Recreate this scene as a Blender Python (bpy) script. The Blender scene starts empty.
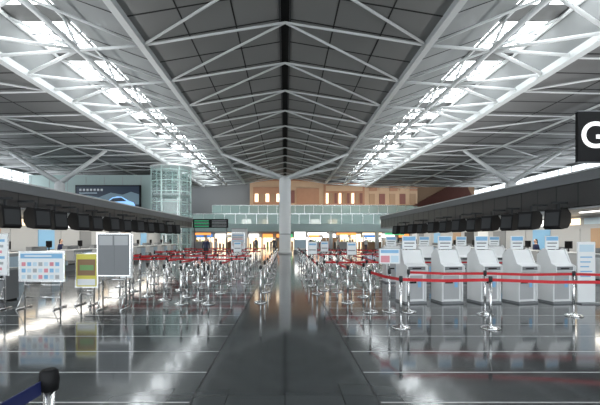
import bpy, math, random
from mathutils import Vector, Matrix
random.seed(7)
H=1.65
scene=bpy.context.scene
scene.view_settings.view_transform='Standard'
scene.view_settings.look='None'
scene.view_settings.exposure=0.25

# ---------------------------------------------------------------- materials
def mat(name,col,rough=0.5,metal=0.0,emit=0.0,ecol=None,alpha=1.0,trans=0.0,noise=0.0,nscale=3.0,spec=0.5):
    m=bpy.data.materials.new(name); m.use_nodes=True
    nt=m.node_tree; b=nt.nodes['Principled BSDF']
    c=(col[0],col[1],col[2],1)
    b.inputs['Base Color'].default_value=c
    b.inputs['Roughness'].default_value=rough
    b.inputs['Metallic'].default_value=metal
    b.inputs['Alpha'].default_value=alpha
    b.inputs['Transmission Weight'].default_value=trans
    b.inputs['Specular IOR Level'].default_value=spec
    if emit>0:
        e=ecol or col
        b.inputs['Emission Color'].default_value=(e[0],e[1],e[2],1)
        b.inputs['Emission Strength'].default_value=emit
    if noise>0:
        tc=nt.nodes.new('ShaderNodeTexCoord'); n=nt.nodes.new('ShaderNodeTexNoise')
        n.inputs['Scale'].default_value=nscale
        nt.links.new(tc.outputs['Object'],n.inputs['Vector'])
        mp=nt.nodes.new('ShaderNodeMapRange')
        mp.inputs['To Min'].default_value=1-noise; mp.inputs['To Max'].default_value=1+noise
        nt.links.new(n.outputs['Fac'],mp.inputs['Value'])
        vm=nt.nodes.new('ShaderNodeVectorMath'); vm.operation='SCALE'
        vm.inputs[0].default_value=col
        nt.links.new(mp.outputs['Result'],vm.inputs['Scale'])
        nt.links.new(vm.outputs['Vector'],b.inputs['Base Color'])
    return m
M={}
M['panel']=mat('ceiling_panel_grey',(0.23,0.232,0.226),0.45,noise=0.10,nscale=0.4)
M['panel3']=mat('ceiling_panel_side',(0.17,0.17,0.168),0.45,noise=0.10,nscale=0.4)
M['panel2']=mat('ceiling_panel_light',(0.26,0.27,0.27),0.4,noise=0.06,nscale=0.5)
M['joint']=mat('ceiling_joint',(0.02,0.02,0.02),0.8)
M['slot']=mat('ridge_slot_black',(0.004,0.004,0.004),0.9)
M['white']=mat('white_paint',(0.84,0.85,0.85),0.4)
M['tube']=mat('steel_tube_white',(0.68,0.7,0.7),0.35)
M['beam']=mat('edge_beam_grey',(0.6,0.62,0.62),0.4)
M['sky']=mat('skylight_diffuser',(0.9,0.93,0.95),0.4,emit=8.5,ecol=(0.93,0.98,1.0))
M['black']=mat('black_plastic',(0.008,0.008,0.009),0.6,spec=0.25)
M['dark']=mat('dark_grey',(0.04,0.042,0.045),0.5,spec=0.3)
M['soffit']=mat('canopy_fascia_dark',(0.05,0.047,0.047),0.35)
M['mid']=mat('mid_grey',(0.22,0.23,0.24),0.5)
M['grey']=mat('light_grey',(0.45,0.46,0.47),0.45)
M['steel']=mat('brushed_steel',(0.82,0.82,0.82),0.25,1.0)
M['red']=mat('red_belt',(0.55,0.012,0.02),0.55)
M['blue']=mat('blue_belt',(0.012,0.02,0.10),0.55)
M['teal']=mat('teal_glass',(0.42,0.58,0.54),0.12,alpha=0.6,emit=0.10,ecol=(0.6,0.82,0.78))  # faint self-glow put into the mezzanine glass, which is no lamp
M['glass']=mat('clear_teal_glass',(0.6,0.88,0.84),0.05,alpha=0.2,emit=0.05,ecol=(0.6,0.9,0.85))  # lift glass brightened by a little emission of its own, no light source
M['tealw']=mat('pale_teal_wall',(0.5,0.62,0.6),0.5)
M['tealframe']=mat('teal_frame',(0.62,0.76,0.73),0.4)
M['brown']=mat('brown_cladding',(0.32,0.16,0.09),0.6,noise=0.15,nscale=1.0)
M['tan']=mat('tan_cladding',(0.44,0.29,0.18),0.6,noise=0.1,nscale=1.0)
M['maroon']=mat('maroon_louver',(0.17,0.06,0.045),0.6)
M['paper']=mat('white_paper',(0.87,0.89,0.9),0.5)
M['lblue']=mat('light_blue_print',(0.25,0.5,0.75),0.5)
M['pale']=mat('pale_blue_print',(0.6,0.75,0.85),0.5)
M['yellow']=mat('yellow_print',(0.75,0.68,0.12),0.5)
M['green']=mat('green_print',(0.2,0.4,0.15),0.5)
M['pink']=mat('pink_print',(0.75,0.3,0.35),0.5)
M['brownp']=mat('brown_print',(0.3,0.18,0.1),0.5)
M['screen']=mat('lcd_screen',(0.04,0.08,0.13),0.2,emit=0.12,ecol=(0.35,0.6,0.85))
M['lit']=mat('lit_sign_white',(0.9,0.9,0.88),0.4,emit=2.6,ecol=(1,0.97,0.92))
M['litw']=mat('lit_shop_warm',(0.9,0.75,0.55),0.4,emit=1.6,ecol=(1.0,0.78,0.52))
M['lito']=mat('lit_sign_orange',(0.9,0.35,0.1),0.4,emit=1.2,ecol=(1.0,0.35,0.08))
M['litg']=mat('lit_sign_green',(0.1,0.6,0.3),0.4,emit=0.5,ecol=(0.1,0.8,0.35))
M['litb']=mat('lit_sign_blue',(0.1,0.3,0.8),0.4,emit=0.5,ecol=(0.1,0.35,0.9))
M['navy']=mat('billboard_navy',(0.01,0.015,0.03),0.3,emit=0.10,ecol=(0.05,0.12,0.22))
M['carb']=mat('billboard_car_blue',(0.25,0.45,0.75),0.3,emit=0.8,ecol=(0.3,0.6,1.0))
M['hill']=mat('billboard_hill',(0.1,0.16,0.2),0.4,emit=0.2,ecol=(0.3,0.45,0.55))
M['skin']=mat('skin',(0.6,0.38,0.28),0.5)
M['hair']=mat('hair_black',(0.015,0.012,0.01),0.5)
M['inlay']=mat('floor_inlay_light',(0.5,0.51,0.51),0.25)
M['wtext']=mat('white_letter',(0.85,0.85,0.85),0.5,emit=0.5,ecol=(1,1,1))

def floor_mat():
    m=bpy.data.materials.new('polished_floor_tile'); m.use_nodes=True
    nt=m.node_tree; b=nt.nodes['Principled BSDF']
    tc=nt.nodes.new('ShaderNodeTexCoord')
    br=nt.nodes.new('ShaderNodeTexBrick'); br.offset=0.0; br.squash=1.0
    br.inputs['Color1'].default_value=(0.062,0.070,0.073,1)
    br.inputs['Color2'].default_value=(0.074,0.083,0.086,1)
    br.inputs['Mortar'].default_value=(0.028,0.03,0.03,1)
    br.inputs['Scale'].default_value=1.0
    br.inputs['Mortar Size'].default_value=0.005
    br.inputs['Brick Width'].default_value=0.6
    br.inputs['Row Height'].default_value=0.6
    nt.links.new(tc.outputs['Object'],br.inputs['Vector'])
    nt.links.new(br.outputs['Color'],b.inputs['Base Color'])
    n=nt.nodes.new('ShaderNodeTexNoise'); n.inputs['Scale'].default_value=0.8
    nt.links.new(tc.outputs['Object'],n.inputs['Vector'])
    mp=nt.nodes.new('ShaderNodeMapRange')
    mp.inputs['To Min'].default_value=0.06; mp.inputs['To Max'].default_value=0.12
    nt.links.new(n.outputs['Fac'],mp.inputs['Value'])
    nt.links.new(mp.outputs['Result'],b.inputs['Roughness'])
    b.inputs['Specular IOR Level'].default_value=0.7
    return m
M['floor']=floor_mat()

# ---------------------------------------------------------------- mesh builder
class MB:
    def __init__(s): s.v=[];s.f=[];s.m=[];s.sm=[];s.mats=[]
    def mi(s,k):
        if k not in s.mats: s.mats.append(k)
        return s.mats.index(k)
    def face(s,idx,k,smooth=False):
        s.f.append(idx);s.m.append(s.mi(k));s.sm.append(smooth)
    def quad(s,pts,k):
        n=len(s.v); s.v+= [tuple(p) for p in pts]; s.face(list(range(n,n+len(pts))),k)
    def box(s,c,d,k,rz=0.0,rx=0.0):
        n=len(s.v); R=Matrix.Rotation(rz,3,'Z')@Matrix.Rotation(rx,3,'X'); c=Vector(c)
        for z in(-.5,.5):
            for (x,y) in((-.5,-.5),(.5,-.5),(.5,.5),(-.5,.5)):
                s.v.append(tuple(c+R@Vector((x*d[0],y*d[1],z*d[2]))))
        for q in((0,3,2,1),(4,5,6,7),(0,1,5,4),(1,2,6,5),(2,3,7,6),(3,0,4,7)):
            s.face([n+i for i in q],k)
    def bb(s,x0,x1,y0,y1,z0,z1,k): s.box(((x0+x1)/2,(y0+y1)/2,(z0+z1)/2),(abs(x1-x0),abs(y1-y0),abs(z1-z0)),k)
    def tube(s,a,b,r,k,n=8,r2=None):
        a=Vector(a);b=Vector(b);d=(b-a)
        if d.length<1e-6:return
        d.normalize(); r2=r if r2 is None else r2
        u=d.orthogonal().normalized(); w=d.cross(u); o=len(s.v)
        for p,rr in((a,r),(b,r2)):
            for i in range(n):
                t=2*math.pi*i/n; s.v.append(tuple(p+rr*(math.cos(t)*u+math.sin(t)*w)))
        for i in range(n):
            j=(i+1)%n; s.face([o+i,o+j,o+n+j,o+n+i],k,True)
        s.face([o+i for i in range(n)][::-1],k); s.face([o+n+i for i in range(n)],k)
    def bar(s,a,b,w,h,k):
        a=Vector(a);b=Vector(b);d=(b-a).normalized()
        side=d.cross(Vector((0,0,1)))
        if side.length<1e-4: side=Vector((1,0,0))
        side.normalize(); up=side.cross(d).normalized(); o=len(s.v)
        for p in(a,b):
            for (i,j) in((-1,-1),(1,-1),(1,1),(-1,1)):
                s.v.append(tuple(p+side*i*w/2+up*j*h/2))
        for q in((0,3,2,1),(4,5,6,7),(0,1,5,4),(1,2,6,5),(2,3,7,6),(3,0,4,7)):
            s.face([o+i for i in q],k)
    def lathe(s,c,prof,k,n=16):
        o=len(s.v)
        for (r,z) in prof:
            for i in range(n):
                t=2*math.pi*i/n; s.v.append((c[0]+r*math.cos(t),c[1]+r*math.sin(t),c[2]+z))
        for a in range(len(prof)-1):
            for i in range(n):
                j=(i+1)%n; s.face([o+a*n+i,o+a*n+j,o+(a+1)*n+j,o+(a+1)*n+i],k,True)
        s.face([o+i for i in range(n)][::-1],k); q=o+(len(prof)-1)*n; s.face([q+i for i in range(n)],k)
    def prismx(s,poly,x0,x1,k):   # poly in (y,z)
        o=len(s.v);n=len(poly)
        for x in(x0,x1):
            for p in poly: s.v.append((x,p[0],p[1]))
        for i in range(n):
            j=(i+1)%n; s.face([o+i,o+j,o+n+j,o+n+i],k)
        s.face([o+i for i in range(n)],k); s.face([o+n+i for i in range(n)][::-1],k)
    def ell(s,c,r,k,nu=16,nv=10,fn=None):
        o=len(s.v)
        for a in range(nv+1):
            ph=math.pi*a/nv
            for i in range(nu):
                t=2*math.pi*i/nu
                p=Vector((math.sin(ph)*math.cos(t),math.sin(ph)*math.sin(t),math.cos(ph)))
                q=Vector((p.x*r[0],p.y*r[1],p.z*r[2]))
                if fn:q=fn(p,q)
                s.v.append((c[0]+q.x,c[1]+q.y,c[2]+q.z))
        for a in range(nv):
            for i in range(nu):
                j=(i+1)%nu; s.face([o+a*nu+i,o+(a+1)*nu+i,o+(a+1)*nu+j,o+a*nu+j],k,True)
    def mesh(s,name):
        me=bpy.data.meshes.new(name); me.from_pydata(s.v,[],s.f)
        for k in s.mats: me.materials.append(M[k])
        me.polygons.foreach_set('material_index',s.m); me.polygons.foreach_set('use_smooth',s.sm)
        me.update(); return me
    def obj(s,name,loc=(0,0,0),rz=0.0,parent=None):
        return place(s.mesh(name),name,loc,rz,parent)
def place(me,name,loc=(0,0,0),rz=0.0,parent=None):
    ob=bpy.data.objects.new(name,me); scene.collection.objects.link(ob)
    ob.location=loc; ob.rotation_euler=(0,0,rz)
    if parent: ob.parent=parent
    return ob
def text(s,size,loc,rot,k,parent,name):
    cu=bpy.data.curves.new(name,'FONT'); cu.body=s; cu.size=size; cu.align_x='CENTER'; cu.align_y='CENTER'; cu.extrude=0.004; cu.offset=size*0.012
    cu.materials.append(M[k]); ob=bpy.data.objects.new(name,cu); scene.collection.objects.link(ob)
    ob.location=loc; ob.rotation_euler=rot
    if parent: ob.parent=parent
    return ob

# ---------------------------------------------------------------- floor
Y0,Y1=-11.2,64.4
YW=72.8
b=MB(); b.bb(-32,32,Y0-3,YW+3,-0.2,0,'floor')
b.obj('floor')
b=MB()
y=4.0
while y<40:
    for sgn in(-1,1):
        b.bb(sgn*0.95,sgn*9.5,y,y+0.022,0.0,0.002,'inlay')
    y+=0.9
for x in(-0.95,0.95): b.bb(x-0.01,x+0.01,-5,60,0.0,0.002,'dark')
b.obj('floor_inlay_lines')

# ---------------------------------------------------------------- roof
A=(0,10.0);B=(6.5,8.9);S1=(10.1,10.2);S2=(12.6,10.2);D=(13.1,8.4);F=(31.0,8.0)
bays=18; L=4.2
ys=[Y0+L*i for i in range(bays+1)]
def P(sg,p,y,dz=0): return Vector((sg*p[0],y,p[1]+H+dz))
def lerp(p,q,t): return (p[0]+(q[0]-p[0])*t,p[1]+(q[1]-p[1])*t)
roof=MB()
def slab(sg,p,q,ya,yb,k,th=0.12):
    pts=[P(sg,p,ya),P(sg,q,ya),P(sg,q,yb),P(sg,p,yb)]
    o=len(roof.v)
    for d in(0,th):
        for v in pts: roof.v.append((v.x,v.y,v.z+d))
    for f in((0,1,2,3),(7,6,5,4),(0,4,5,1),(1,5,6,2),(2,6,7,3),(3,7,4,0)): roof.face([o+i for i in f],k)
for sg in(-1,1):
    A0=lerp(A,B,0.03)
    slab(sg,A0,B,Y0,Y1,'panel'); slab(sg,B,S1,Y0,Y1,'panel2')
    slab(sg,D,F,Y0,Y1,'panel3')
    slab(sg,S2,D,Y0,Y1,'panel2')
    for i in range(bays*2):
        y=Y0+i*L/2
        roof.bar(P(sg,A0,y,-0.005),P(sg,B,y,-0.005),0.07,0.02,'joint')
        roof.bar(P(sg,B,y,-0.005),P(sg,S1,y,-0.005),0.05,0.02,'joint')
        roof.bar(P(sg,D,y,-0.005),P(sg,F,y,-0.005),0.07,0.02,'joint')
    for t in(0.34,0.67):
        roof.bar(P(sg,lerp(A,B,t),Y0,-0.005),P(sg,lerp(A,B,t),Y1,-0.005),0.06,0.02,'joint')
    for t in(0.2,0.4,0.6,0.8):
        roof.bar(P(sg,lerp(D,F,t),Y0,-0.005),P(sg,lerp(D,F,t),Y1,-0.005),0.06,0.02,'joint')
    for i in range(bays+1):
        y=ys[i]; roof.bb(sg*S1[0],sg*S2[0],y-0.7,y+0.7,S1[1]+H,S1[1]+H+0.12,'panel3')
roof.bb(-0.22,0.22,Y0,Y1,A[1]+H+0.05,A[1]+H+0.3,'slot')
for sg in(-1,1): roof.bb(sg*0.2,sg*0.27,Y0,Y1,A[1]+H-0.12,A[1]+H+0.15,'dark')
roof.bb(-31,31,Y1,YW+0.3,12.5,12.7,'panel2')
roof.obj('ceiling')
# skylights
sk=MB()
for sg in(-1,1):
    for i in range(bays):
        ya=ys[i]+0.7; yb=ys[i+1]-0.7
        sk.bb(sg*S1[0],sg*S2[0],ya,yb,S1[1]+H+0.04,S1[1]+H+0.08,'sky')
        for t in(1/3,2/3):
            yy=ya+(yb-ya)*t; sk.bb(sg*S1[0],sg*S2[0],yy-0.05,yy+0.05,S1[1]+H-0.12,S1[1]+H+0.03,'mid')
        sk.bb(sg*11.31,sg*11.39,ya,yb,S1[1]+H-0.12,S1[1]+H+0.03,'mid')
sk.obj('window_skylight')
# trusses
tr=MB()
C1=(9.4,8.55)
for sg in(-1,1):
    tr.bar(P(sg,B,Y0,-0.1),P(sg,B,Y1,-0.1),0.3,0.32,'beam')
    tr.bar(P(sg,D,Y0,-0.12),P(sg,D,Y1,-0.12),0.38,0.34,'beam')
    tr.tube(P(sg,C1,Y0),P(sg,C1,Y1),0.12,'tube')
    tr.tube(P(sg,S1,Y0,-0.15),P(sg,S1,Y1,-0.15),0.08,'tube')
    tr.tube(P(sg,S2,Y0,-0.15),P(sg,S2,Y1,-0.15),0.08,'tube')
    for i in range(bays+1):
        y=ys[i]
        tr.tube(P(sg,B,y,-0.15),P(sg,A,y,-0.2),0.06,'tube')
        if i>0: tr.tube(P(sg,B,y,-0.15),P(sg,A,y-L,-0.2),0.06,'tube')
        tr.tube(P(sg,C1,y),P(sg,B,y,-0.15),0.075,'tube')
        tr.tube(P(sg,C1,y),P(sg,D,y,-0.1),0.08,'tube')
        tr.tube(P(sg,C1,y),P(sg,S1,y,-0.15),0.065,'tube')
        tr.tube(P(sg,C1,y),P(sg,S2,y,-0.15),0.065,'tube')
        if i<bays:
            tr.tube(P(sg,C1,y),P(sg,D,y+L/2,-0.1),0.08,'tube')
            tr.tube(P(sg,C1,y+L),P(sg,D,y+L/2,-0.1),0.08,'tube')
            tr.tube(P(sg,C1,y),P(sg,B,y+L,-0.15),0.055,'tube')
        G1=lerp(D,F,0.33);G2=lerp(D,F,0.66)
        tr.tube(P(sg,D,y,-0.2),P(sg,F,y,-0.25),0.05,'tube')
        if i>0 and i%2==0:
            tr.tube(P(sg,D,y,-0.2),P(sg,G1,y-L,-0.25),0.06,'tube')
            tr.tube(P(sg,G1,y-L,-0.25),P(sg,G2,y,-0.25),0.055,'tube')
            tr.tube(P(sg,G2,y,-0.25),P(sg,F,y-L,-0.25),0.055,'tube')
    tr.tube(P(sg,lerp(D,F,0.33),Y0,-0.25),P(sg,lerp(D,F,0.33),Y1,-0.25),0.08,'tube')
    tr.tube(P(sg,lerp(D,F,0.66),Y0,-0.25),P(sg,lerp(D,F,0.66),Y1,-0.25),0.08,'tube')
tr.obj('roof_truss')

# ---------------------------------------------------------------- columns
def column(x,y,ztop,r,ends,name):
    c=MB()
    c.lathe((x,y,0),[(r+0.12,0),(r+0.12,0.25),(r,0.3),(r,ztop-0.3),(r*0.7,ztop),(r*0.3,ztop+0.1)],'white',28)
    c.lathe((x,y,0),[(r+0.03,2.0),(r+0.03,2.08),(r+0.005,2.08)],'grey',28)
    for e in ends: c.tube((x,y,ztop-0.15),e,0.24,'tube',10,0.15)
    return c.obj(name)
yc=41.3
column(0,yc,7.9,0.6,[P(-1,B,yc,-0.2),P(1,B,yc,-0.2),P(-1,B,yc+8,-0.2),P(1,B,yc+8,-0.2)],'roof_column')
for sg in(-1,1):
    column(sg*21,yc-4,6.9,0.45,[P(sg,lerp(D,F,0.2),yc-4,-0.15),P(sg,lerp(D,F,0.7),yc-4,-0.15)],'roof_column')

# ---------------------------------------------------------------- outer walls
for sg,nm in((-1,'left'),(1,'right')):
    w=MB(); w.bb(sg*31,sg*31.3,Y0,YW,0,5.6,'grey'); w.bb(sg*31,sg*31.3,Y0,Y1,9.4,9.75,'panel2'); w.bb(sg*31,sg*31.3,Y1,YW,9.4,12.5,'panel2')
    w.obj('wall_'+nm)
    w=MB(); y=Y0
    while y<YW+0.1:
        w.bb(sg*31.05,sg*31.2,y-0.05,y+0.05,5.6,9.4,'white'); y+=2.1
    w.bb(sg*31.08,sg*31.16,Y0,YW,7.4,7.5,'white'); w.bb(sg*31.08,sg*31.16,Y0,YW,8.5,8.6,'white')
    w.obj('window_clerestory_'+nm)

# ---------------------------------------------------------------- check-in canopies
MONY={-1:(14.4,17.4,20.7,24.5,28.7,33.2),1:(16.2,19.4,23,27,31.5,36)}
def canopy(sg,xin,ytop,yend,ystart,name):
    c=MB(); xo=xin+3.4; zb=2.72
    c.bb(sg*xin,sg*xo,ystart,yend,zb,zb+0.12,'grey')
    c.bb(sg*xin,sg*(xin+0.12),ystart,yend,zb,ytop-0.42,'soffit')
    c.bb(sg*(xin-0.05),sg*(xin+0.14),ystart,yend,zb+0.0,zb+0.07,'grey')
    c.bb(sg*(xin-0.08),sg*(xin+0.2),ystart,yend,ytop-0.42,ytop-0.05,'mid')
    c.bb(sg*(xin-0.12),sg*(xin+0.3),ystart,yend,ytop-0.06,ytop,'white')
    c.bb(sg*(xin+0.2),sg*xo,ystart,yend,ytop-0.25,ytop-0.15,'mid')
    y=ystart
    while y<yend:
        c.bb(sg*(xin-0.01),sg*(xin+0.05),y,y+0.03,zb+0.07,ytop-0.42,'dark'); y+=1.2
    c.bb(sg*xo,sg*(xo+0.15),ystart,yend,0,ytop-0.15,'grey')
    y=ystart+0.5;i=0
    while y<yend-2:
        k=['paper','dark','tan','grey','lblue','grey','mid'][i%7]
        c.bb(sg*(xo-0.04),sg*xo,y,y+1.5,1.0,2.1,k)
        c.bb(sg*(xo-0.05),sg*xo,y,y+1.9,2.3,2.6,['lit','pale','litw','lit'][i%4])
        c.bb(sg*(xin+1.2),sg*(xin+1.35),y+0.2,y+1.5,zb-0.04,zb,'lit')
        y+=2.2;i+=1
    for y in MONY[sg]:
        for dy in(-0.6,0.6): c.bb(sg*(xin-0.6),sg*(xin+0.1),y+dy-0.04,y+dy+0.04,2.98,3.06,'dark')
    c.bb(sg*(xin+1.2),sg*(xin+1.25),ystart,yend,ytop-0.15,ytop+0.15,'mid'); c.bb(sg*(xin+1.95),sg*(xin+2.0),ystart,yend,ytop-0.15,ytop+0.15,'mid')
    return c.obj(name)
canopy(-1,10.0,3.75,43,-3,'checkin_canopy')
canopy(1,11.0,4.15,46,-3,'checkin_canopy')

def monitor_pair():   # local -Y = screen direction
    m=MB()
    for x in(-0.6,0.6):
        m.bb(x-0.03,x+0.03,-0.03,0.03,-0.26,0.0,'dark')
        poly=[(-0.30,-0.24),(-0.38,-0.92),(-0.28,-1.0),(0.04,-0.95),(0.22,-0.74),(0.22,-0.40),(0.04,-0.20)]
        m.prismx(poly,x-0.34,x+0.34,'black')
        m.quad([(x-0.28,-0.323,-0.34),(x-0.28,-0.38,-0.86),(x+0.28,-0.38,-0.86),(x+0.28,-0.323,-0.34)],'dark')
    return m.mesh('hanging_monitor_pair')
mp=monitor_pair()
for y in MONY[-1]: place(mp,'hanging_monitor_pair',(-9.5,y,2.98),math.radians(72))
for y in MONY[1]: place(mp,'hanging_monitor_pair',(10.5,y,2.98),math.radians(-72))

def counter():
    c=MB()
    c.bb(-0.95,0.95,-0.3,0.3,0.08,1.0,'grey'); c.bb(-0.9,0.9,-0.25,0.25,0,0.08,'black')
    c.bb(-1.0,1.0,-0.38,0.36,1.0,1.05,'white'); c.bb(-0.9,-0.1,-0.315,-0.3,0.2,0.9,'paper'); c.bb(0.0,0.9,-0.315,-0.3,0.2,0.9,'pale')
    c.bb(-0.95,0.2,0.05,0.3,1.05,1.25,'mid')
    c.tube((0.45,0.1,1.05),(0.45,0.1,1.2),0.03,'dark'); c.box((0.45,0.1,1.35),(0.42,0.05,0.32),'black')
    c.bb(1.0,1.75,-0.5,0.9,0,0.3,'mid'); c.bb(1.05,1.7,-0.48,0.9,0.3,0.34,'black'); c.bb(1.0,1.05,-0.5,0.9,0.3,0.5,'steel'); c.bb(1.7,1.75,-0.5,0.9,0.3,0.5,'steel')
    return c.mesh('checkin_counter')
cm=counter()
y=10.0
while y<41: place(cm,'checkin_counter',(-11.2,y,0),math.radians(90)); y+=2.9
y=12.0
while y<44: place(cm,'checkin_counter',(12.2,y,0),math.radians(-90)); y+=2.9

# ---------------------------------------------------------------- belt barriers
def post(m,x,y,h=0.95):
    m.lathe((x,y,0),[(0.17,0),(0.175,0.012),(0.15,0.03),(0.05,0.05),(0.03,0.07)],'steel',16)
    m.tube((x,y,0.05),(x,y,h-0.08),0.028,'steel',10)
    m.lathe((x,y,h-0.1),[(0.036,0),(0.036,0.07),(0.03,0.1)],'dark',12)
def belt(m,a,b2,k='red',z=0.885):
    a=Vector((a[0],a[1],z));c=Vector((b2[0],b2[1],z)); mid=(a+c)/2; mid.z-=0.02
    m.bar(a,mid,0.008,0.055,k); m.bar(mid,c,0.008,0.055,k)
def barrier(pts,k='red',skip=()):
    m=MB()
    for p in pts: post(m,*p)
    for i in range(len(pts)-1):
        if i not in skip: belt(m,pts[i],pts[i+1],k)
    return m.obj('belt_barrier')
barrier([(-0.62,y) for y in(10.2,12.2,14.2,16.4,18.6,21,23.5,26,29,32)],skip=(0,1,2,3,4,5,6,7,8))
for x,ya in((-1.9,10.0),(-2.7,11.2),(-3.25,10.6),(-3.9,11.3),(-4.7,12.4),(-5.6,13.5),(-6.7,14.5)):
    barrier([(x+random.uniform(-.05,.05),ya+2.0*i) for i in range(10 if x>-4 else 8)],skip=(0,2,5))
barrier([(-1.45,14.6),(-2.9,14.7),(-4.3,14.5),(-5.7,14.7),(-7.1,14.6)])
barrier([(-1.45,17),(-2.9,17.2),(-4.3,17.1),(-5.7,17),(-7.1,17.2)])
barrier([(-1.4,22.5),(-3.1,22.7),(-5.1,22.6),(-7.3,22.4)])
barrier([(-1.4,28.5),(-3.3,28.7),(-5.1,28.6),(-7.2,28.4)])
barrier([(-2.3,10.6),(-2.6,10.0)],skip=(0,))
barrier([(1.9,8.9),(2.13,7.35),(3.75,7.3),(5.75,6.9)])
barrier([(2.75,8.9),(4.3,8.6),(6.1,8.45),(7.9,8.3)])
barrier([(0.95,y) for y in(11.8,13.8,15.8,18,20.3,23,26,29)],skip=(1,3,5))
for x,ya,n in((1.6,10.2,9),(2.2,11.2,9),(3.0,13.4,8),(3.9,13.8,7),(4.9,15.6,7),(5.9,16,6)):
    barrier([(x,ya+2.0*i) for i in range(n)],skip=(2,4))
barrier([(1.25,12.6),(2.6,12.7),(4.2,12.5),(6.0,12.6),(7.6,12.5)])
barrier([(1.3,18.9),(2.6,18.9),(4.5,19),(6.5,18.9),(8.3,18.9)])
barrier([(1.3,25),(3.6,25.1),(5.5,25),(7.6,25)])
def postsign(x,y,k='paper'):
    s=MB(); s.tube((0,0,0.96),(0,0,1.1),0.012,'steel'); s.bb(-0.16,0.16,-0.012,0.012,1.08,1.52,'grey'); s.bb(-0.145,0.145,-0.016,-0.012,1.1,1.5,k); s.bb(-0.12,0.12,-0.019,-0.016,1.4,1.46,'lblue'); s.bb(-0.12,0.12,-0.019,-0.016,1.22,1.25,'mid')
    s.obj('barrier_sign',(x,y,0))
postsign(0.95,13.8);postsign(2.2,13.2);postsign(-1.9,16.0);postsign(1.6,16.2)
s=MB(); s.tube((0,0,0.96),(0,0,1.1),0.014,'steel'); s.bb(-0.24,0.24,-0.012,0.012,1.06,1.42,'grey'); s.bb(-0.225,0.225,-0.016,-0.012,1.075,1.4,'paper'); s.bb(-0.2,0.2,-0.02,-0.016,1.31,1.38,'lblue'); s.bb(-0.2,0.0,-0.02,-0.016,1.1,1.25,'pink'); s.bb(0.03,0.2,-0.02,-0.016,1.1,1.25,'pale')
s.obj('barrier_sign',(2.35,9.0,0)); barrier([(2.35,9.0)])
# foreground blue barrier
m=MB(); post(m,-1.25,2.12,0.95); m.lathe((-1.25,2.12,0.845),[(0.045,0),(0.05,0.05),(0.045,0.1),(0.03,0.11)],'black',16)
m.bar((-1.27,2.08,0.87),(-1.30,1.0,0.87),0.008,0.07,'blue'); post(m,-1.30,0.95,0.95)
m.obj('belt_barrier')

# ---------------------------------------------------------------- kiosks
def kiosk_mesh():
    k=MB()
    k.bb(-0.29,0.29,-0.28,0.3,0,0.05,'mid')
    k.prismx([(-0.2,0.05),(0.26,0.05),(0.26,1.2),(0.08,1.34),(0.0,1.34),(-0.16,1.02),(-0.3,0.95),(-0.3,0.82),(-0.2,0.74)],-0.255,0.255,'white')
    k.quad([(-0.17,-0.022,1.29),(-0.17,-0.142,1.05),(0.17,-0.142,1.05),(0.17,-0.022,1.29)],'screen')
    k.bb(-0.23,0.23,-0.306,-0.3,0.84,0.93,'mid')
    k.bb(-0.12,0.12,-0.31,-0.306,0.87,0.9,'black')
    k.bb(-0.21,0.21,-0.206,-0.2,0.1,0.7,'grey'); k.bb(-0.17,0.04,-0.21,-0.206,0.5,0.55,'black'); k.bb(0.08,0.17,-0.21,-0.206,0.4,0.6,'lblue')
    for x in(-0.27,0.27): k.prismx([(-0.26,0.05),(0.28,0.05),(0.28,1.22),(0.08,1.38),(-0.04,1.36),(-0.2,1.0),(-0.34,0.95),(-0.34,0.8),(-0.26,0.7)],x-0.015,x+0.015,'white')
    k.tube((-0.12,0.12,1.3),(-0.12,0.12,1.5),0.015,'steel'); k.tube((0.12,0.12,1.3),(0.12,0.12,1.5),0.015,'steel')
    k.bb(-0.19,0.19,0.09,0.12,1.36,1.70,'paper'); k.bb(-0.17,0.17,0.084,0.09,1.58,1.68,'lblue'); k.bb(-0.14,0.14,0.084,0.09,1.50,1.53,'mid'); k.bb(-0.14,0.1,0.084,0.09,1.42,1.44,'mid')
    return k.mesh('self_checkin_kiosk')
km=kiosk_mesh()
for px,yy in((411,10.3),(447,10.3),(484,10.3),(520,10.3),(555,10.3)):
    place(km,'self_checkin_kiosk',((px-285)*yy/400,yy,0),math.radians(random.uniform(4,14)))
for px,yy in((394,14.6),(428,14.6),(466,14.6),(500,14.6)): place(km,'self_checkin_kiosk',((px-285)*yy/400,yy+0.3,0),0)
k=MB(); k.bb(-0.22,0.22,-0.02,0.02,0.03,1.55,'paper'); k.bb(-0.26,0.26,-0.2,0.2,0,0.03,'mid'); k.bb(-0.18,0.18,-0.024,-0.02,1.3,1.48,'pale')
for i in range(6): k.bb(-0.16,0.14-0.04*(i%3),-0.024,-0.02,1.15-i*0.12,1.18-i*0.12,'lblue')
k.obj('standing_sign_panel',(7.6,10.1,0))

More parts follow.
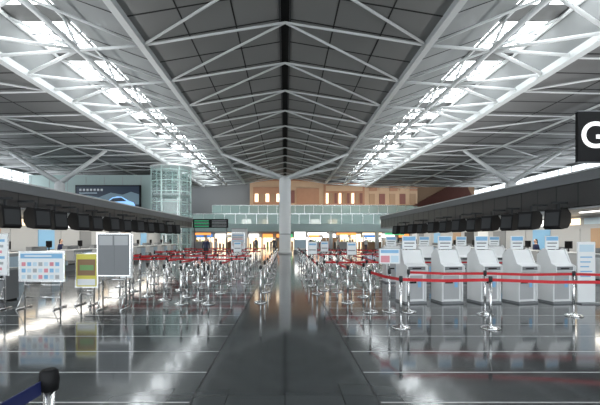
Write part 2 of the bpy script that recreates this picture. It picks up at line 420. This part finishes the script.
# ---------------------------------------------------------------- poster stands
def stand(x,y,w,z0,z1,face,style,name='poster_stand'):
    s=MB()
    for sx in(-1,1):
        X=sx*(w/2-0.12)
        s.tube((X,0.03,0.02),(X,0.03,z1-0.05),0.018,'steel'); s.tube((X,-0.28,0.02),(X,0.28,0.02),0.018,'steel')
        s.tube((X,0.03,z0*0.7),(X,-0.26,0.03),0.01,'steel')
    s.tube((-(w/2-0.12),0.03,0.25),((w/2-0.12),0.03,0.25),0.015,'steel')
    s.tube((-(w/2-0.12),0.03,z0-0.08),((w/2-0.12),0.03,z0-0.08),0.015,'steel')
    s.bb(-w/2,w/2,-0.02,0.015,z0,z1,'steel')
    s.bb(-w/2+0.025,w/2-0.025,-0.026,-0.02,z0+0.025,z1-0.025,face)
    h=z1-z0
    if style=='info':
        s.bb(-w/2+0.05,w/2-0.05,-0.03,-0.026,z1-0.17,z1-0.06,'lblue'); s.bb(-w/2+0.15,w/2-0.3,-0.034,-0.03,z1-0.13,z1-0.10,'paper')
        for i in range(7):
            for j in range(3):
                x0=-w/2+0.08+i*(w-0.16)/7; s.bb(x0,x0+(w-0.16)/7-0.04,-0.03,-0.026,z0+0.07+j*0.15,z0+0.16+j*0.15,['pale','pink','grey','lblue','pale'][(i*2+3*j)%5])
    elif style=='yellow':
        s.bb(-w/2+0.03,w/2-0.03,-0.03,-0.026,z0+0.03,z1-0.03,'yellow')
        s.bb(-w/2+0.06,w/2-0.06,-0.034,-0.03,z0+h*0.35,z1-0.16,'brownp'); s.bb(-w/2+0.12,w/2-0.1,-0.038,-0.034,z0+h*0.5,z1-0.3,'green'); s.bb(-w/2+0.06,w/2-0.06,-0.034,-0.03,z0+0.06,z0+h*0.25,'paper')
    elif style=='blank':
        s.bb(-w/2+0.06,w/2-0.06,-0.03,-0.026,z1-0.28,z1-0.06,'grey')
        s.bb(-0.02,0.02,-0.034,-0.026,z0+0.03,z1-0.03,'mid')
    else:
        for i in range(6): s.bb(-w/2+0.07,w/2-0.08-0.03*(i%3),-0.03,-0.026,z1-0.2-i*0.13,z1-0.14-i*0.13,['lblue','grey','pink'][i%3])
    s.obj(name,(x,y,0))
sc=lambda px,y:(px-285)*y/400
stand(sc(42,9.4),9.4,1.08,0.62,1.34,'paper','info')
stand(sc(87,9.9),9.9,0.56,0.42,1.28,'paper','yellow')
stand(sc(114,9.3),9.3,0.78,0.76,1.76,'mid','blank','notice_board_stand')
stand(sc(-2,9.2),9.2,0.5,0.78,1.76,'paper','text')
stand(sc(127,11.4),11.4,0.36,0.5,1.76,'paper','text')
b=MB(); b.bb(-0.28,0.28,-0.25,0.25,0.04,0.8,'mid'); b.bb(-0.3,0.3,-0.27,0.27,0.8,0.86,'grey'); b.bb(-0.2,0.2,-0.255,-0.25,0.55,0.7,'black'); b.bb(-0.25,0.25,-0.22,0.22,0,0.04,'black'); b.obj('waste_bin',(sc(2,10.6),10.6,0))
stand(sc(238,27),27,0.9,0.9,2.0,'paper','text')

# ---------------------------------------------------------------- G sign
g=MB(); g.bb(-0.1,1.75,-0.06,0.06,-0.78,0.72,'black'); g.bb(-0.12,1.77,-0.07,0.07,-0.8,-0.78,'mid'); g.bb(-0.12,1.77,-0.07,0.07,0.72,0.75,'mid')
g.tube((1.2,0,-0.8),(1.2,0,-1.0),0.05,'mid'); g.tube((1.6,0,-0.8),(1.6,0,-1.0),0.05,'mid'); g.bb(1.0,2.6,-0.05,0.05,-1.06,-0.98,'mid')
g.tube((2.5,0,4.16-H-3.05),(2.5,0,-1.0),0.06,'mid')
go=g.obj('zone_sign',(8.85,12.0,H+3.05))
text('G',1.1,(0.36,-0.07,-0.02),(math.pi/2,0,0),'wtext',go,'letter')
text('4',1.0,(1.3,-0.07,-0.02),(math.pi/2,0,0),'wtext',go,'numeral')

# ---------------------------------------------------------------- back area
b=MB()
x=-16;i=0
while x<26:
    w=random.choice([1.6,2.2,2.8,1.2]); k=random.choice(['litw','lit','litw','paper','litw','tan','litw','mid'])
    b.bb(x,x+w,72.2,72.5,0.0,1.7,k)
    k2=random.choice(['lit','litw','lito','litg','lit','litb','lito'])
    b.bb(x,x+w*0.8,72.1,72.4,1.75,2.35,k2)
    for q in range(int(w/0.6)):
        b.bb(x+q*0.6+0.1,x+q*0.6+0.14,72.1,72.2,0,1.7,'dark')
        b.bb(x+q*0.6+0.15,x+q*0.6+0.45,72.0,72.2,0.0,random.uniform(.5,1.3),random.choice(['brownp','mid','dark','pink','green','grey','tan']))
    x+=w+0.3
b.bb(-17,27,72.5,72.7,0,3.1,'mid')
for xx,c1 in((-13,'lito'),(-7.5,'litw'),(5,'lit'),(9.5,'lito'),(13.5,'litw'),(17,'litg')):
    b.bb(xx-1.4,xx+1.4,62,63.5,0,1.0,'brownp' if c1=='litw' else 'grey'); b.bb(xx-1.5,xx+1.5,61.9,63.6,1.0,1.06,'white')
    for q in(-1.4,1.4): b.bb(xx+q-0.04,xx+q+0.04,62,62.08,1.0,2.4,'steel')
    b.bb(xx-1.5,xx+1.5,61.95,62.1,2.1,2.45,c1)
    for q in range(6): b.bb(xx-1.2+q*0.42,xx-0.95+q*0.42,62.1,62.4,1.06,1.25+0.1*(q%3),['pink','yellow','paper','green','lblue','tan'][q])
b.obj('shop_row')
b=MB()
b.bb(-17,26,60.1,72.0,3.3,3.6,'white'); b.bb(-17,26,59.9,60.05,2.6,3.75,'tealw')
b.bb(-17,26,60.0,60.06,3.75,5.2,'teal')
for i in range(28): 
    xx=-17+i*43/27; b.bb(xx-0.03,xx+0.03,59.93,60.0,3.6,5.25,'steel')
b.bb(-17,26,59.94,60.1,5.2,5.3,'steel')
for xx in(-14,-7,7,14,21): b.tube((xx,61,0),(xx,61,3.3),0.3,'white',16)
b.bb(-12,26,66,66.1,5.6,7.0,'teal'); b.bb(-12,26,66,70,5.3,5.6,'tealw'); b.bb(-12,26,65.9,66.1,5.2,5.7,'tealw'); b.bb(-12,26,65.95,66.15,7.0,7.08,'steel')
for i in range(26): 
    xx=-12+i*38/25; b.bb(xx-0.03,xx+0.03,65.9,66.0,5.6,7.05,'steel')
b.bb(-17,26,69.8,70,3.6,5.3,'grey')
for i in range(14): b.bb(-16.5+i*3,-14.9+i*3,69.7,69.8,3.7,4.9,['litw','dark','paper','lit'][i%4])
for xx in(-11,-4,4,11,18,25): b.tube((xx,67,3.6),(xx,67,5.3),0.2,'white',12)
b.obj('mezzanine_floor')
b=MB(); b.bb(-31,31,72.8,73,0,12.5,'mid'); b.obj('wall_back')
b=MB()
b.bb(-6.2,6.8,70.6,72,7.2,11.9,'tan'); b.bb(6.8,14,70.3,72,7.2,11.3,'brown'); b.bb(14,26,70.5,72,7.2,11.8,'tan')
b.bb(-6.4,7,70.2,72,11.7,11.95,'brown'); b.bb(13.8,26.2,70.2,72,11.6,11.85,'brown')
b.bb(-6.2,26,70.1,72,5.6,7.2,'tan')
b.bb(-5.6,-0.6,70.4,70.6,7.6,10.6,'brown'); b.bb(2,6,70.4,70.6,7.6,10.4,'brown'); b.bb(-0.3,1.7,70.45,70.6,7.8,10,'maroon')
for q in range(5): b.bb(-5.3+q*0.95,-4.7+q*0.95,70.35,70.4,8,9.4,['litw','brownp'][q%2])
for i in range(9): b.bb(7.2+i*0.75,7.6+i*0.75,70.15,70.3,7.7,9.5,['litw','brownp','maroon'][i%3])
b.bb(7.2,13.6,70.15,70.3,9.9,10.8,'tan')
for i in range(6): b.bb(14.8+i*1.8,15.8+i*1.8,70.35,70.5,7.6,9.4,['brownp','maroon'][i%2])
for i in range(6): b.bb(14.8+i*1.8,16.2+i*1.8,70.35,70.5,9.9,11,['brown','tan'][i%2])
b.obj('upper_restaurant_building')
b=MB()
for i in range(16): b.box((24+i*0.12,60,6.5+i*0.18),(9.5-i*0.42,0.3,0.1),'maroon',0,0.4)
b.bb(20,28.5,60.2,60.4,5.5,9.3,'brownp'); b.bb(26.1,30,60.0,60.5,0,6.4,'tealw')
b.obj('louvered_roof_pavilion')
b=MB(); b.bb(-30.8,-16,48,48.3,0,9.2,'tealw')
for i in range(7): b.bb(-30.5+i*2.2,-30.45+i*2.2,47.97,48,3,9.0,'grey')
b.obj('wall_back_left')
b=MB()
b.bb(-24.8,-17.1,47.3,47.55,4.6,7.9,'black'); b.bb(-24.65,-17.25,47.27,47.3,4.75,7.75,'navy')
hl=[(-24.65,6.3),(-23.3,6.7),(-22,6.45),(-20.6,7.0),(-19.2,6.75),(-18.2,7.1),(-17.25,6.8),(-17.25,5.6),(-24.65,5.6)]
b.quad([(p[0],47.26,p[1]) for p in hl],'hill')
tf=lambda p:(p[0]*0.8-3.35,5.0+(p[1]-5.35)*0.95)
car=[tf(p) for p in [(-23.2,5.5),(-23.1,5.9),(-22.7,6.1),(-22.2,6.3),(-21.3,6.85),(-20.6,6.98),(-19.9,6.95),(-18.9,6.45),(-18.2,6.25),(-17.95,5.9),(-17.9,5.6),(-18.4,5.45),(-22.8,5.35)]]
b.quad([(p[0],47.25,p[1]) for p in car],'carb')
win=[tf(p) for p in [(-22.0,6.3),(-21.2,6.75),(-20.0,6.85),(-19.2,6.4)]]
b.quad([(p[0],47.23,p[1]) for p in win],'navy')
for wx in(-22.1,-19.1):
    q=tf((wx,5.5)); b.tube((q[0],47.25,q[1]),(q[0],47.2,q[1]),0.33,'black',20); b.tube((q[0],47.2,q[1]),(q[0],47.18,q[1]),0.19,'steel',16)
for i in range(7): b.bb(-24.3+i*0.42,-24.05+i*0.42,47.24,47.27,7.2,7.45,'paper')
b.bb(-24.3,-22.2,47.24,47.27,6.9,7.0,'pale')
for xx in(-24,-17.8): b.bb(xx-0.1,xx+0.1,47.5,47.97,5,7.5,'dark')
b.obj('billboard')
# glass lift tower (round)
b=MB(); cx,cy,R,zt=-13.2,46.5,2.25,9.7
n=28
for i in range(n):
    a0=2*math.pi*i/n;a1=2*math.pi*(i+1)/n
    p0=(cx+R*math.cos(a0),cy+R*math.sin(a0));p1=(cx+R*math.cos(a1),cy+R*math.sin(a1))
    b.quad([(p0[0],p0[1],0.1),(p1[0],p1[1],0.1),(p1[0],p1[1],zt),(p0[0],p0[1],zt)],'glass')
    if i%4==0: b.bb(p0[0]-0.06,p0[0]+0.06,p0[1]-0.06,p0[1]+0.06,0,zt,'tealframe')
    for j in range(8): b.bar((p0[0],p0[1],0.9+j*1.2),(p1[0],p1[1],0.9+j*1.2),0.08,0.08,'tealframe')
b.lathe((cx,cy,zt),[(R+0.15,0),(R+0.15,0.2),(R-0.2,0.25)],'white',28)
for z in(3.4,6.4): b.lathe((cx,cy,z),[(R-0.1,0),(R-0.1,0.25)],'grey',28)
for (dx,dy) in((-0.9,-0.6),(0.9,-0.6),(-0.9,0.9),(0.9,0.9)): b.bb(cx+dx-0.08,cx+dx+0.08,cy+dy-0.08,cy+dy+0.08,0,9.6,'steel')
b.bb(cx-0.8,cx+0.8,cy-0.5,cy+0.8,3.7,6.1,'white')
for z in(2,4,6,8): b.bb(cx-0.9,cx+0.9,cy-0.66,cy-0.56,z,z+0.1,'steel')
b.obj('glass_lift_tower')
b=MB(); b.bb(-0.7,0.7,-0.1,0.1,0.3,2.4,'white'); b.bb(-0.6,0.6,-0.12,-0.1,1.5,2.3,'lit'); b.bb(-0.6,0.6,-0.12,-0.1,0.5,1.4,'pale'); b.bb(-0.75,0.75,-0.15,0.15,0,0.3,'mid'); b.obj('information_totem',(1.7,45,0))
b=MB(); b.bb(-0.8,0.8,-0.5,0.5,0,2.6,'white'); b.bb(-0.6,0.6,-0.52,-0.5,0.6,2.2,'paper'); b.bb(-0.85,0.85,-0.55,0.55,2.6,2.7,'grey'); b.obj('vending_cabinet',(-5,44,0))
b=MB(); b.bb(-2.2,2.2,-0.15,0.15,0,1.1,'black')
for i in range(5): b.bb(-2.0,-0.2,-0.17,-0.15,0.12+i*0.18,0.18+i*0.18,'grey' if i%2 else 'litg'); b.bb(0.2,2.0,-0.17,-0.15,0.12+i*0.18,0.18+i*0.18,'grey')
b.tube((-2,0,-2.9),(-2,0,0),0.08,'mid'); b.tube((2,0,-2.9),(2,0,0),0.08,'mid')
b.obj('flight_information_board',(-9.3,50,2.9))

# ---------------------------------------------------------------- people
def person(x,y,rz,top,bot,stride=0.12,h=1.7,long_hair=False):
    mt='shirt_%d'%(len(M)); M[mt]=mat(mt,top,0.8); mb='trousers_%d'%(len(M)); M[mb]=mat(mb,bot,0.8)
    V=[];E=[];R=[]
    def add(p,r,par=None):
        V.append(p);R.append(r)
        if par is not None:E.append((par,len(V)-1))
        return len(V)-1
    pel=add((0,0,0.96),(0.15,0.11)); sp=add((0,0.01,1.12),(0.13,0.095),pel); ch=add((0,0,1.3),(0.165,0.115),sp); up=add((0,0.01,1.42),(0.11,0.08),ch); nk=add((0,0,1.5),(0.052,0.052),up); hd=add((0,-0.01,1.57),(0.05,0.055),nk)
    for s in(-1,1):
        sh=add((s*0.17,0.01,1.41),(0.062,0.062),up); el=add((s*0.235,0.03,1.13),(0.045,0.045),sh); wr=add((s*0.25,-0.05,0.90),(0.03,0.03),el); pa=add((s*0.25,-0.07,0.83),(0.028,0.038),wr)
        for f,(dy,l) in enumerate(((-0.03,0.075),(-0.01,0.085),(0.012,0.08),(0.03,0.062))):
            k1=add((s*0.25,-0.075+dy,0.80-l*0.4),(0.009,0.009),pa); add((s*0.24,-0.08+dy,0.80-l),(0.008,0.008),k1)
        t1=add((s*0.235,-0.115,0.83),(0.010,0.010),pa); add((s*0.23,-0.13,0.79),(0.009,0.009),t1)
        hp=add((s*0.09,0,0.88),(0.095,0.1),pel); kn=add((s*0.1,-s*stride*0.6-0.01,0.5),(0.062,0.065),hp); an=add((s*0.1,-s*stride+0.02,0.09),(0.042,0.045),kn); add((s*0.11,-s*stride-0.13,0.035),(0.04,0.032),an)
    me=bpy.data.meshes.new('tmp'); me.from_pydata(V,E,[]); ob=bpy.data.objects.new('tmp',me); scene.collection.objects.link(ob)
    mod=ob.modifiers.new('s','SKIN'); mod.use_smooth_shade=True
    for i,sv in enumerate(me.skin_vertices[0].data): sv.radius=R[i]; sv.use_root=(i==0)
    sb=ob.modifiers.new('u','SUBSURF'); sb.levels=1; sb.render_levels=1
    bpy.context.view_layer.update(); dg=bpy.context.evaluated_depsgraph_get(); em=bpy.data.meshes.new_from_object(ob.evaluated_get(dg))
    B_=MB(); B_.v=[tuple(v.co) for v in em.vertices]
    for p in em.polygons:
        c=p.center
        if c.z>1.47: k='skin'
        elif abs(c.x)>0.19 and c.z<0.93: k='skin'
        elif c.z<0.10: k='black'
        elif c.z<0.97 and abs(c.x)<0.21: k=mb
        else:k=mt
        B_.face(list(p.vertices),k,True)
    bpy.data.objects.remove(ob)
    def hf(p,q):
        if p.z<0: q.x*=1+0.3*p.z; q.y*=1+0.12*p.z
        return q
    B_.ell((0,-0.015,1.635),(0.078,0.098,0.115),'skin',fn=hf)
    B_.ell((0,0.008,1.66),(0.086,0.098,0.105),'hair',fn=lambda p,q:(Vector((q.x,max(q.y,-0.06),q.z)) if p.z>0 else q*0.97+Vector((0,0.012,0))))
    if long_hair: B_.ell((0,0.06,1.55),(0.075,0.04,0.13),'hair')
    B_.tube((0,-0.108,1.645),(0,-0.13,1.612),0.008,'skin',6,0.014)
    for s in(-1,1):
        B_.ell((s*0.032,-0.104,1.642),(0.012,0.007,0.007),'hair',8,6); B_.ell((s*0.08,0,1.63),(0.01,0.02,0.032),'skin',8,6)
    B_.ell((0,-0.105,1.578),(0.024,0.008,0.006),'pink',8,6)
    zmin=min(v[2] for v in B_.v); sc_=h/(1.765-zmin)
    B_.v=[(v[0]*sc_,v[1]*sc_,(v[2]-zmin)*sc_) for v in B_.v]
    B_.obj('person',(x,y,0),rz)
for a in((sc(206,27.6),27.6,0.4,(0.05,0.06,0.12),(0.03,0.03,0.04),0.1,1.72,False),
         (sc(216,31),31,-1.0,(0.5,0.5,0.52),(0.04,0.04,0.06),0.05,1.62,True),
         (sc(274,37),37,3.0,(0.1,0.1,0.12),(0.05,0.05,0.06),0.2,1.72,False),
         (sc(322,36),36,0.2,(0.4,0.08,0.08),(0.05,0.05,0.1),0.15,1.6,True),
         (sc(338,40),40,1.2,(0.45,0.45,0.4),(0.1,0.1,0.12),0.2,1.7,False),
         (sc(256,46),46,-0.4,(0.08,0.1,0.2),(0.2,0.18,0.15),0.2,1.7,False),
         (sc(350,52),52,0.8,(0.5,0.45,0.4),(0.05,0.05,0.06),0.2,1.7,False),
         (sc(311,55),55,0.1,(0.1,0.12,0.12),(0.05,0.05,0.06),0.2,1.7,False),
         (-12.1,21.6,1.5,(0.02,0.03,0.09),(0.02,0.02,0.05),0.0,1.6,True),
         (13.1,20.9,-1.5,(0.02,0.03,0.09),(0.02,0.02,0.05),0.0,1.6,True),
         (sc(366,42),42,2.0,(0.6,0.6,0.6),(0.06,0.06,0.1),0.2,1.7,False)): person(*a)

# ---------------------------------------------------------------- world + lamps
w=bpy.data.worlds.new('World'); scene.world=w; w.use_nodes=True
w.node_tree.nodes['Background'].inputs[0].default_value=(0.88,0.95,1.0,1); w.node_tree.nodes['Background'].inputs[1].default_value=2.7
def area(name,loc,sx,sy,e,rot=(0,0,0),col=(1,1,1)):
    l=bpy.data.lights.new(name,'AREA'); l.shape='RECTANGLE'; l.size=sx;l.size_y=sy;l.energy=e;l.color=col
    o=bpy.data.objects.new(name,l); scene.collection.objects.link(o); o.location=loc;o.rotation_euler=rot
area('canopy_downlight',(-12.0,26,2.6),0.8,32,500,col=(1,0.95,0.85)); area('canopy_downlight',(13.0,28,2.6),0.8,34,500,col=(1,0.95,0.85))
area('added_ceiling_fill',(-11.6,20,3.75),0.7,45,1300,rot=(math.pi,0,0)); area('added_ceiling_fill',(12.6,21.5,4.15),0.7,48,1300,rot=(math.pi,0,0))  # added fill lights above the canopies, brighten the ceiling
area('mezzanine_downlight',(3,66,3.2),36,6,800,col=(1,0.9,0.75))
area('added_rear_fill',(3,68,7.0),36,1,350,rot=(math.pi*0.8,0,0),col=(1,0.93,0.85))  # added fill, brightens rear ceiling and upper building

cam=bpy.data.cameras.new('camera'); co=bpy.data.objects.new('camera',cam); scene.collection.objects.link(co)
co.location=(0,0,H); co.rotation_euler=(math.pi/2,0,0); cam.lens=24; cam.sensor_width=36; cam.shift_x=0.025; cam.shift_y=0.059; cam.clip_end=300
scene.camera=co
